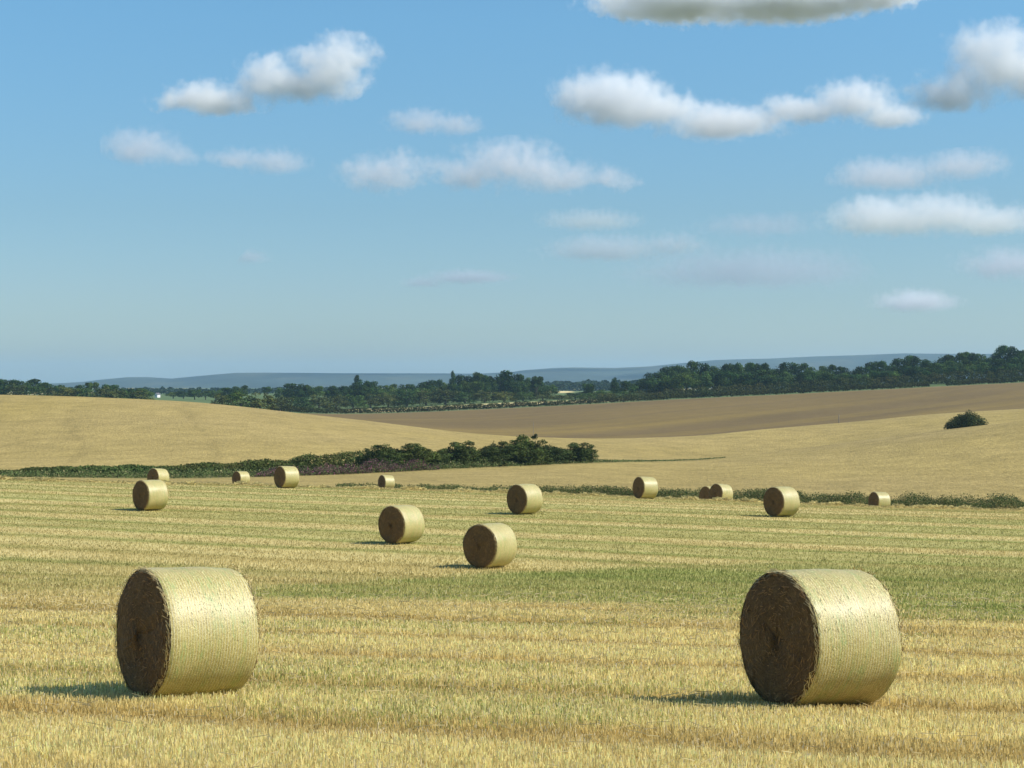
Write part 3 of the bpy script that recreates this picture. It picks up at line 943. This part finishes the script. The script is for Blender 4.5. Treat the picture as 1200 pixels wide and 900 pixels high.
def net_mat():
    k = NT('net_wrapped_straw')
    tc = k.n('ShaderNodeTexCoord').outputs['Object']
    rnd = k.n('ShaderNodeObjectInfo').outputs['Random']
    off = k.n('ShaderNodeVectorMath', operation='ADD', i_0=tc, i_1=k.n('ShaderNodeCombineXYZ', i_0=k.math('MULTIPLY', rnd, 37.0)).outputs[0]).outputs[0]
    sp = k.n('ShaderNodeSeparateXYZ', i_0=tc)
    y, z = sp.outputs[1], k.math('SUBTRACT', sp.outputs[2], RAD)
    ang = k.math('ARCTAN2', z, y)
    xr = k.math('ADD', sp.outputs[0], k.math('MULTIPLY', rnd, 19.0))
    wrap = k.n('ShaderNodeCombineXYZ', i_0=k.math('MULTIPLY', xr, 60.0), i_1=k.math('MULTIPLY', ang, 9.0), i_2=0.0).outputs[0]
    f = k.noise(wrap, 1.0, 5, .7, .5)                       # straws combed round the roll
    fs = k.noise(off, 75.0, 4, .75)                          # speckle of straw ends
    band = k.noise(k.n('ShaderNodeCombineXYZ', i_0=k.math('MULTIPLY', xr, 9.0), i_1=k.math('MULTIPLY', ang, .9)).outputs[0], 1.0, 3, .6)
    c = k.ramp(f, [(.25, (0.19, 0.115, 0.024)), (.5, (0.41, 0.322, 0.085)), (.75, (0.62, 0.53, 0.20))])
    c = k.mix(.55, c, k.ramp(fs, [(.36, (0.10, 0.058, 0.012)), (.50, (0.37, 0.295, 0.08)), (.64, (0.74, 0.66, 0.30))]))
    # weedy green blades caught in some bands
    gm = k.math('MULTIPLY', k.ramp(band, [(.47, (0, 0, 0)), (.62, (1, 1, 1))]), k.ramp(k.noise(wrap, .8, 4, .7), [(.42, (0, 0, 0)), (.62, (1, 1, 1))]))
    c = k.mix(k.math('MULTIPLY', gm, .6), c, (0.19, 0.32, 0.09))
    # white net strands
    ns = k.n('ShaderNodeTexWave', wave_type='BANDS', bands_direction='X', i_Vector=off, i_Scale=9.0, i_Distortion=1.2, i_Detail=2.0, i_Detail_Scale=3.0).outputs['Fac']
    nm = k.ramp(ns, [(.70, (0, 0, 0)), (.93, (1, 1, 1))])
    c = k.mix(k.math('MULTIPLY', nm, k.ramp(band, [(.3, (.24,) * 3), (.7, (.05,) * 3)])), c, (0.74, 0.80, 0.70))
    h = k.math('ADD', k.math('MULTIPLY', f, .8), k.math('ADD', fs, k.math('MULTIPLY', nm, .4)))
    b = k.n('ShaderNodeBump', i_Height=h, i_Strength=.45, i_Distance=.010)
    p = k.n('ShaderNodeBsdfPrincipled', i_Base_Color=c, i_Roughness=.52, i_Normal=b.outputs[0])
    p.inputs['Specular IOR Level'].default_value = .45
    p.inputs['Coat Weight'].default_value = .30; p.inputs['Coat Roughness'].default_value = .42
    k.surf(p.outputs[0])
    return k.m


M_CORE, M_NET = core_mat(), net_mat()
M_BSTRAW = attr_mat('bale_loose_straw', 0.05, 0.6, 0.3, 0.1)


def make_bale(seed):
    rs = np.random.default_rng(seed)
    na = 112
    A = np.arange(na) * 2 * np.pi / na
    root = empty('straw_bale', (0, 0, -5000))

    def ring(x, r):
        rr = r * (1 + 0.024 * (vnoise(np.cos(A) * 2 + x * 2 + seed, np.sin(A) * 2 + x, seed) - .5) * 2 + .006 * np.sin(3 * A + seed))
        yy, zz = np.cos(A) * rr * 1.008, np.sin(A) * rr * .994 + RAD
        zz = np.where(zz < .035, .035 * .6 + zz * .4, zz) - .012    # flattened where it sits
        return np.stack([np.full(na, x), yy, zz], 1)
    hl = LEN / 2
    # straw core: two end faces, slightly domed, running in under the net
    V, Fc = [], []
    for sgn in (-1, 1):
        o = len(V) and sum(len(v) for v in V)
        prof = [(hl - .10, RAD - .012), (hl - .045, RAD - .014), (hl - .012, RAD - .035), (hl + .006, RAD - .09), (hl + .018, RAD - .2), (hl + .026, .42), (hl + .03, .28), (hl + .03, .14), (hl + .03, .03)]
        rings = []
        for x, r in prof:
            q = ring(x * sgn, r)
            q[:, 0] += sgn * (rs.normal(0, .007, na) + .045 * (vnoise(q[:, 1] * 5, q[:, 2] * 5, seed + 3) - .5))
            rings.append(q)
        base = sum(len(v) for v in V)
        V += rings
        for k in range(len(rings) - 1):
            for j in range(na):
                q = (base + k * na + j, base + k * na + (j + 1) % na, base + (k + 1) * na + (j + 1) % na, base + (k + 1) * na + j)
                Fc.append(q if sgn > 0 else q[::-1])
        cpt = np.array([[sgn * (hl + .03), 0, RAD]])
        V.append(cpt)
        ci = base + len(rings) * na
        for j in range(0, na, 2):
            k0 = base + (len(rings) - 1) * na
            q = (k0 + j, k0 + (j + 1) % na, k0 + (j + 2) % na, ci)
            Fc.append(q if sgn > 0 else q[::-1])
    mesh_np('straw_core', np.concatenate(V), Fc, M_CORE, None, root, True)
    # net-wrapped barrel
    xs = np.concatenate([[-hl + .02, -hl + .03, -hl + .06], np.linspace(-hl + .1, hl - .1, 24), [hl - .06, hl - .03, hl - .02]])
    rings = []
    for x in xs:
        e = hl - abs(x)
        r = RAD + .006 - .03 * math.exp(-e / .035) + .010 * math.sin(x * 9 + seed) * .5
        q = ring(x, r)
        sag = np.sin(A) < -.2
        rings.append(q)
    Fc = []
    for k in range(len(rings) - 1):
        for j in range(na):
            Fc.append((k * na + j, (k + 1) * na + j, (k + 1) * na + (j + 1) % na, k * na + (j + 1) % na))
    mesh_np('net_wrap', np.concatenate(rings), Fc, M_NET, None, root, True)
    # loose straws: on both end faces, at the rims, and poking through the net
    def straw(p, d, L, w, nrm):
        side = np.cross(d, nrm); side /= np.maximum(np.linalg.norm(side, axis=1, keepdims=True), 1e-6)
        a = d * (L / 2)[:, None]; s = side * (w / 2)[:, None]
        return np.stack([p - a - s, p + a - s, p + a + s, p - a + s], 1).reshape(-1, 3)
    VV, CC = [], []
    n = 1700
    r = (RAD - .02) * np.sqrt(rs.uniform(.01, 1, n)); t = rs.uniform(0, 2 * np.pi, n); sg = np.where(rs.uniform(size=n) < .5, -1, 1)
    p = np.stack([sg * (hl + .028 + rs.uniform(0, .02, n) - .04 * (r / RAD) ** 6), np.cos(t) * r, np.sin(t) * r + RAD], 1)
    d = np.stack([rs.normal(0, .25, n), -np.sin(t), np.cos(t)], 1) + rs.normal(0, .45, (n, 3)) * np.array([.4, 1, 1])
    d /= np.linalg.norm(d, axis=1, keepdims=True)
    VV.append(straw(p, d, rs.uniform(.03, .10, n), rs.uniform(.004, .008, n), np.stack([sg * 1.0, rs.normal(0, .3, n), rs.normal(0, .3, n)], 1)))
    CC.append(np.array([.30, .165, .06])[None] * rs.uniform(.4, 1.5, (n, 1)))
    n = 1000   # rim
    t = rs.uniform(0, 2 * np.pi, n); sg = np.where(rs.uniform(size=n) < .5, -1, 1)
    rr = RAD - rs.uniform(-.012, .05, n)
    p = np.stack([sg * (hl - rs.uniform(-.02, .03, n)), np.cos(t) * rr, np.sin(t) * rr + RAD], 1)
    d = np.stack([sg * rs.uniform(-.2, .6, n), -np.sin(t) + rs.normal(0, .3, n), np.cos(t) + rs.normal(0, .3, n)], 1)
    d /= np.linalg.norm(d, axis=1, keepdims=True)
    VV.append(straw(p, d, rs.uniform(.04, .13, n), rs.uniform(.004, .008, n), np.stack([sg * 1.0, np.cos(t), np.sin(t)], 1)))
    CC.append(np.array([.55, .42, .19])[None] * rs.uniform(.5, 1.4, (n, 1)))
    n = 1500   # through the net
    t = rs.uniform(0, 2 * np.pi, n); rr = RAD + .005 + rs.uniform(0, .003, n)
    p = np.stack([rs.uniform(-hl + .02, hl - .02, n), np.cos(t) * rr, np.sin(t) * rr + RAD], 1)
    nr = np.stack([np.zeros(n), np.cos(t), np.sin(t)], 1)
    d = np.stack([rs.normal(0, .45, n), -np.sin(t), np.cos(t)], 1) + nr * rs.normal(0, .03, (n, 1))
    d /= np.linalg.norm(d, axis=1, keepdims=True)
    VV.append(straw(p, d, rs.uniform(.012, .045, n), rs.uniform(.003, .006, n), nr + rs.normal(0, .1, (n, 3))))
    cb = np.array([.74, .65, .33])[None] * rs.uniform(.7, 1.15, (n, 1))
    gmask = (rs.uniform(size=n) < .10)[:, None]
    CC.append(np.where(gmask, np.array([.2, .29, .09])[None] * rs.uniform(.7, 1.2, (n, 1)), cb))
    V = np.concatenate(VV); c = np.clip(np.concatenate(CC), 0, .85)
    V[:, 2] = np.maximum(V[:, 2], .005)
    mesh_np('loose_straw', V, np.arange(len(V)).reshape(-1, 4), M_BSTRAW, np.repeat(c, 4, 0), root)
    root['category'] = 'straw bale'
    return root


BP = [make_bale(s) for s in (3, 8, 15)]
BALES = [  # x0, x1 of the whole bale, face ratio, depth, proto, label
    (132, 299, .43, 19.75, 0, 'large round straw bale in the left foreground, brightly lit net-wrapped side, dark end face'),
    (864, 1050, .60, 18.7, 1, 'largest round straw bale in the right foreground, wide dark end face, greenish net'),
    (537, 611, .78, 57.0, 2, 'middle-distance round bale just above the green strip, nearer of the central pair'),
    (440, 500.5, .71, 66.7, 0, 'round bale left of and behind the nearer central bale, before the purple flowers'),
    (591.5, 638, .70, 84.5, 1, 'round bale in the centre in front of the weeds, behind the central pair'),
    (154, 198, .55, 85.0, 2, 'round bale at left hiding the lower part of another bale behind it'),
    (171.5, 198, .63, 141, 0, 'round bale half hidden behind the bale at left, against the hedge'),
    (319, 352, .54, 116, 1, 'round bale standing at the field edge in front of the purple flowers'),
    (271, 293, .57, 168, 2, 'tiny half-sunken round bale beyond the field edge, left of the purple flowers'),
    (442, 463, .51, 174, 0, 'smallest round bale beside the first weeds, right of the purple flowers'),
    (739, 772.3, .55, 115, 1, 'round bale in front of the weeds, left of two overlapping bales'),
    (829.5, 859, .69, 131, 2, 'right-hand, fully visible bale of the two overlapping bales before the weeds'),
    (817.5, 846, .66, 137, 0, 'left-hand, mostly hidden bale of the two overlapping bales before the weeds'),
    (892, 939, .71, 86.0, 1, 'round bale right of the two overlapping bales, largest of those near the weeds'),
    (1016, 1044, .57, 138, 2, 'small round bale farthest to the right, low against the weeds'),
]
first = set()
for (x0, x1, fr_, Y, pi, lb) in BALES:
    cx = (x0 + x1) / 2
    th = math.asin(fr_)
    Yc = Y + LEN / 2 * fr_ * 0.8
    x = at(cx, Yc); u = (cx - 600) / F
    # outward normal of the visible end face: left and towards the camera
    l = math.hypot(u, 1)
    nx = math.sin(th) * (-u / l) + math.cos(th) * (-1 / l)
    ny = math.sin(th) * (-1 / l) + math.cos(th) * (u / l)
    rz = math.atan2(ny, nx)
    loc = (x, Yc, hz(x, Yc) + .015)
    if pi in first:
        o = dup(BP[pi], loc, rz)
    else:
        first.add(pi); o = BP[pi]; o.location = loc; o.rotation_euler = (0, 0, rz)
    gx = (hz(x + .6, Yc) - hz(x - .6, Yc)) / 1.2; gy = (hz(x, Yc + .6) - hz(x, Yc - .6)) / 1.2
    pit = -math.atan(gx * math.cos(rz) + gy * math.sin(rz)); rol = math.atan(-gx * math.sin(rz) + gy * math.cos(rz))
    o.rotation_euler = (rol * .0, pit, rz)
    s = random.uniform(.985, 1.015) if Y > 40 else 1.0
    o.scale = (s, s, s)
    o['label'] = lb; o['group'] = 'round bales on the stubble field'

# ------------------------------------------------------------------ clouds (real volumes, kilometres away)
crs = random.Random(5)


def cloud(label, blobs, py_base, dens=1.0, rough=1.0, alt=1100.0, cat='cloud', name='cloud', vap=(0.955, 0.96, 0.955)):
    """blobs: (px, py, half width px, half height px) with flat undersides"""
    d = alt / ((450 - py_base) / F)
    cx = sum(b[0] for b in blobs) / len(blobs); cy = sum(b[1] for b in blobs) / len(blobs)
    s = d / F
    loc = Vector(((cx - 600) * s, d, (450 - cy) * s))
    if max(b[3] for b in blobs) > 13:
        ex = []
        for (bx, by, rw, rh) in blobs:
            for _ in range(3):
                q_ = crs.uniform(-.8, .8)
                f_ = crs.uniform(.34, .58)
                ex.append((bx + q_ * rw, by - rh * .55 * math.sqrt(1 - q_ * q_) * crs.uniform(.4, 1.25), rh * f_ * 1.25, rh * f_))
        blobs = list(blobs) + ex
    k = NT('cloud_vapour')
    P = k.n('ShaderNodeTexCoord').outputs['Object']
    hull = []
    acc = None
    ur = min(b[3] for b in blobs) * s
    sc0 = 1.0 / (max(b[3] for b in blobs) * s)
    # domain warp for cauliflower edges
    wn = k.n('ShaderNodeTexNoise', i_Vector=P, i_Scale=sc0 * .9, i_Detail=3.0, i_Roughness=.6).outputs['Color']
    wv_ = k.n('ShaderNodeVectorMath', operation='SUBTRACT', i_0=wn, i_1=(.5, .5, .5)).outputs[0]
    amp = max(b[3] for b in blobs) * s * .9 * rough
    wv2 = k.n('ShaderNodeVectorMath', operation='MULTIPLY', i_0=wv_, i_1=(amp * 1.6, amp * 1.6, amp)).outputs[0]
    Pw = k.n('ShaderNodeVectorMath', operation='ADD', i_0=P, i_1=wv2).outputs[0]
    for (bx, by, rw, rh) in blobs:
        c = ((bx - cx) * s, 0.0, (cy - by) * s)
        rw *= 1.2; rh *= 1.2
        rx, ry, rz_ = rw * s, max(rw * .8, rh) * s, rh * s
        q = k.n('ShaderNodeVectorMath', operation='SUBTRACT', i_0=Pw, i_1=c).outputs[0]
        q = k.n('ShaderNodeVectorMath', operation='DIVIDE', i_0=q, i_1=(rx, ry, rz_)).outputs[0]
        sp = k.n('ShaderNodeSeparateXYZ', i_0=q)
        zz = k.math('MAXIMUM', sp.outputs[2], k.math('MULTIPLY', sp.outputs[2], -1.7))
        q = k.n('ShaderNodeCombineXYZ', i_0=sp.outputs[0], i_1=sp.outputs[1], i_2=zz).outputs[0]
        ln = k.n('ShaderNodeVectorMath', operation='LENGTH', i_0=q).outputs['Value']
        fld = k.math('SUBTRACT', 1.0, ln)
        if acc is None:
            acc = fld
        else:
            nd = k.n('ShaderNodeMath', operation='SMOOTH_MAX', i_0=acc, i_1=fld, i_2=.38)
            acc = nd.outputs[0]
        for _ in range(18):
            v = Vector((random.gauss(0, 1), random.gauss(0, 1), random.gauss(0, 1))).normalized()
            g = 1.32
            hull.append((c[0] + v.x * rx * g, c[1] + v.y * ry * g, c[2] + v.z * rz_ * g))
    nz = k.noise(P, sc0 * 2.4, 6, .66)
    f = k.math('ADD', acc, k.math('MULTIPLY', k.math('SUBTRACT', nz, .5), 1.7 * rough))
    f = k.math('MULTIPLY', k.math('SUBTRACT', f, .04), 1.35, True)
    f = k.math('POWER', f, 1.3)
    f = k.math('MULTIPLY', f, dens * 3.0 / (max(b[3] for b in blobs) * s))
    pv = k.n('ShaderNodeVolumePrincipled', i_Density=f)
    pv.inputs['Color'].default_value = (*vap, 1)  # faint wisps get a greyer vapour colour, their shade painted into it
    pv.inputs['Anisotropy'].default_value = 0.0
    k.link(pv.outputs[0], k.out.inputs['Volume'])
    bm = bmesh.new()
    for h_ in hull:
        bm.verts.new(h_)
    res = bmesh.ops.convex_hull(bm, input=bm.verts)
    bmesh.ops.delete(bm, geom=list({e for e in res['geom_interior'] + res['geom_unused'] if isinstance(e, bmesh.types.BMVert)}), context='VERTS')
    me = bpy.data.meshes.new(name); bm.to_mesh(me); bm.free()
    me.materials.append(k.m)
    o = bpy.data.objects.new(name, me); COL.objects.link(o); o.location = loc
    tag(o, label, cat, 'clouds in the sky')
    return o


cloud('bright double-topped cumulus cloud with a trailing left tail, upper left sky', [(392, 88, 40, 41), (318, 98, 42, 34), (355, 105, 45, 20), (245, 120, 60, 18)], 128, 1.0)
cloud('lone soft flat cloud farthest to the left', [(165, 176, 48, 25), (210, 184, 28, 14)], 190, .22, vap=(.87, .88, .90))
cloud('soft faint cloud below the double-topped one', [(325, 192, 38, 19), (275, 188, 34, 14)], 204, .17, vap=(.87, .88, .90))
cloud('small soft oval cloud high near the middle of the sky', [(492, 145, 38, 18), (535, 148, 32, 16)], 158, .18, vap=(.87, .88, .90))
cloud('wide ragged cloud in the middle of the sky', [(600, 196, 62, 34), (545, 205, 45, 22), (450, 205, 52, 24), (650, 208, 55, 22), (715, 212, 36, 12)], 226, .34, 1.4, vap=(.87, .88, .90))
cloud('grey-based cloud cut off by the top edge of the photo', [(800, 4, 100, 26), (920, 2, 100, 28), (1010, -6, 70, 24)], 22, 1.5, vap=(.925, .95, .985))
cloud('bright domed cloud with a faint right tail, right of the middle', [(715, 122, 66, 38), (770, 132, 56, 26), (850, 147, 66, 22)], 158, .8)
cloud('white puffy cloud between the domed cloud and the right edge', [(1000, 122, 52, 28), (935, 132, 50, 18), (1045, 138, 40, 18)], 152, .55)
cloud('tall bright cumulus cloud at the right edge of the photo', [(1172, 78, 54, 50), (1215, 90, 50, 44), (1115, 112, 52, 24)], 128, 1.0)
cloud('pale flat cloud below the puffy one at right', [(1040, 208, 66, 22), (1130, 196, 52, 22)], 222, .2, vap=(.87, .88, .90))
cloud('broad pale cloud low at right, wider than its neighbours', [(1040, 258, 72, 28), (1110, 255, 64, 28), (1165, 262, 56, 22)], 280, .36, vap=(.92, .93, .94))
cloud('faint thin cloud streak low right of the middle', [(790, 288, 40, 16), (710, 294, 70, 18)], 304, .17, 1.3, vap=(.70, .77, .81))
cloud('small bright cloud just above the horizon at right', [(1075, 355, 50, 16)], 367, .24)
cloud('very faint ragged haze cloud low at right', [(880, 320, 140, 28), (890, 266, 70, 16)], 342, .11, 1.4, vap=(.70, .77, .81))
cloud('faint low cloud touching the right edge of the photo', [(1185, 312, 60, 24)], 332, .18, 1.2, vap=(.87, .88, .90))
cloud('tiny grey wisp alone in the left sky', [(290, 302, 26, 11)], 312, .13, vap=(.70, .77, .81))
cloud('thin grey wisp low near the middle of the sky', [(550, 326, 52, 10), (495, 332, 26, 7)], 335, .13, 1.3, vap=(.70, .77, .81))
cloud('faint grey wisp above the thin streak, right of the middle', [(695, 260, 60, 14)], 272, .12, 1.3, vap=(.70, .77, .81))

# ------------------------------------------------------------------ haze
bm = bmesh.new(); bmesh.ops.create_cube(bm, size=1)
me = bpy.data.meshes.new('haze'); bm.to_mesh(me); bm.free()
k = NT('haze_air')
pv = k.n('ShaderNodeVolumePrincipled', i_Density=6.5e-5)
pv.inputs['Color'].default_value = (0.48, 0.75, 1.0, 1)
pv.inputs['Anisotropy'].default_value = 0.2
k.link(pv.outputs[0], k.out.inputs['Volume'])
me.materials.append(k.m)
hzo = bpy.data.objects.new('haze', me); COL.objects.link(hzo)
zlo, zhi = -45.0, 185.0
hzo.scale = (24000, 15700, zhi - zlo); hzo.location = (0, 15700 / 2 - 400, (zlo + zhi) / 2)
hzo['kind'] = 'stuff'

# ------------------------------------------------------------------ light, sky, camera
ELEV, AZ = R(44), R(-10)
w = bpy.data.worlds.new('World'); scene.world = w; w.use_nodes = True
nt = w.node_tree; nt.nodes.clear()
sky = nt.nodes.new('ShaderNodeTexSky'); sky.sky_type = 'NISHITA'; sky.sun_disc = False
sky.sun_elevation = ELEV; sky.sun_rotation = math.pi / 2 - AZ
sky.air_density = 1.5; sky.dust_density = 2.0; sky.ozone_density = 10.0; sky.altitude = 1500
bg = nt.nodes.new('ShaderNodeBackground'); bg.inputs[1].default_value = 0.1254
wo_ = nt.nodes.new('ShaderNodeOutputWorld')
tint = nt.nodes.new('ShaderNodeMix'); tint.data_type = 'RGBA'; tint.blend_type = 'MULTIPLY'; tint.inputs[0].default_value = 1; tint.inputs[7].default_value = (.90, 1.00, .955, 1)
nt.links.new(sky.outputs[0], tint.inputs[6])
tc = nt.nodes.new('ShaderNodeTexCoord'); sx = nt.nodes.new('ShaderNodeSeparateXYZ'); nt.links.new(tc.outputs['Generated'], sx.inputs[0])
# air colour by height above the horizon
rp = nt.nodes.new('ShaderNodeValToRGB'); nt.links.new(sx.outputs[2], rp.inputs[0])
el = rp.color_ramp.elements
for p_, c_ in ((.0, (.98, .97, 1.02)), (.055, (.95, .91, .975)), (.10, (.93, .90, .91)), (.21, (1.02, 1.08, 1.03)), (.4, (1, 1, 1))):
    e_ = el[0] if p_ == 0 else (el[-1] if p_ == .4 else el.new(p_))
    e_.position = p_; e_.color = (c_[0] / 1.1, c_[1] / 1.1, c_[2] / 1.1, 1)
mul = nt.nodes.new('ShaderNodeMix'); mul.data_type = 'RGBA'; mul.blend_type = 'MULTIPLY'; mul.inputs[0].default_value = 1
nt.links.new(tint.outputs[2], mul.inputs[6]); nt.links.new(rp.outputs[0], mul.inputs[7])
nt.links.new(mul.outputs[2], bg.inputs[0])
nt.links.new(bg.outputs[0], wo_.inputs[0])

sl_ = bpy.data.lights.new('sun', 'SUN'); sl_.energy = 5.0; sl_.angle = R(.53); sl_.color = (1.0, .965, .90)
so = bpy.data.objects.new('sun', sl_); COL.objects.link(so)
sd = Vector((math.cos(ELEV) * math.cos(AZ), math.cos(ELEV) * math.sin(AZ), math.sin(ELEV)))
so.rotation_euler = sd.to_track_quat('Z', 'Y').to_euler(); so.location = sd * 50

cam = bpy.data.cameras.new('camera'); cam.sensor_width = 36; cam.lens = 36 * F / 1200
cam.clip_start = .5; cam.clip_end = 150000
co = bpy.data.objects.new('camera', cam); COL.objects.link(co)
co.location = (0, 0, 0); co.rotation_euler = (math.pi / 2, 0, 0)
scene.camera = co

scene.view_settings.view_transform = 'Standard'; scene.view_settings.look = 'None'
scene.view_settings.exposure = 0.3; scene.view_settings.gamma = 1
scene.view_settings.use_curve_mapping = False
cy = scene.cycles
cy.max_bounces = 16; cy.diffuse_bounces = 3; cy.glossy_bounces = 2; cy.transmission_bounces = 3; cy.volume_bounces = 7; cy.transparent_max_bounces = 8
cy.volume_step_rate = 0.4; cy.volume_max_steps = 256
cy.use_denoising = True
for nm, o in PROTO.items():
    if nm not in used:
        for ch in list(o.children):
            bpy.data.objects.remove(ch)
        bpy.data.objects.remove(o)
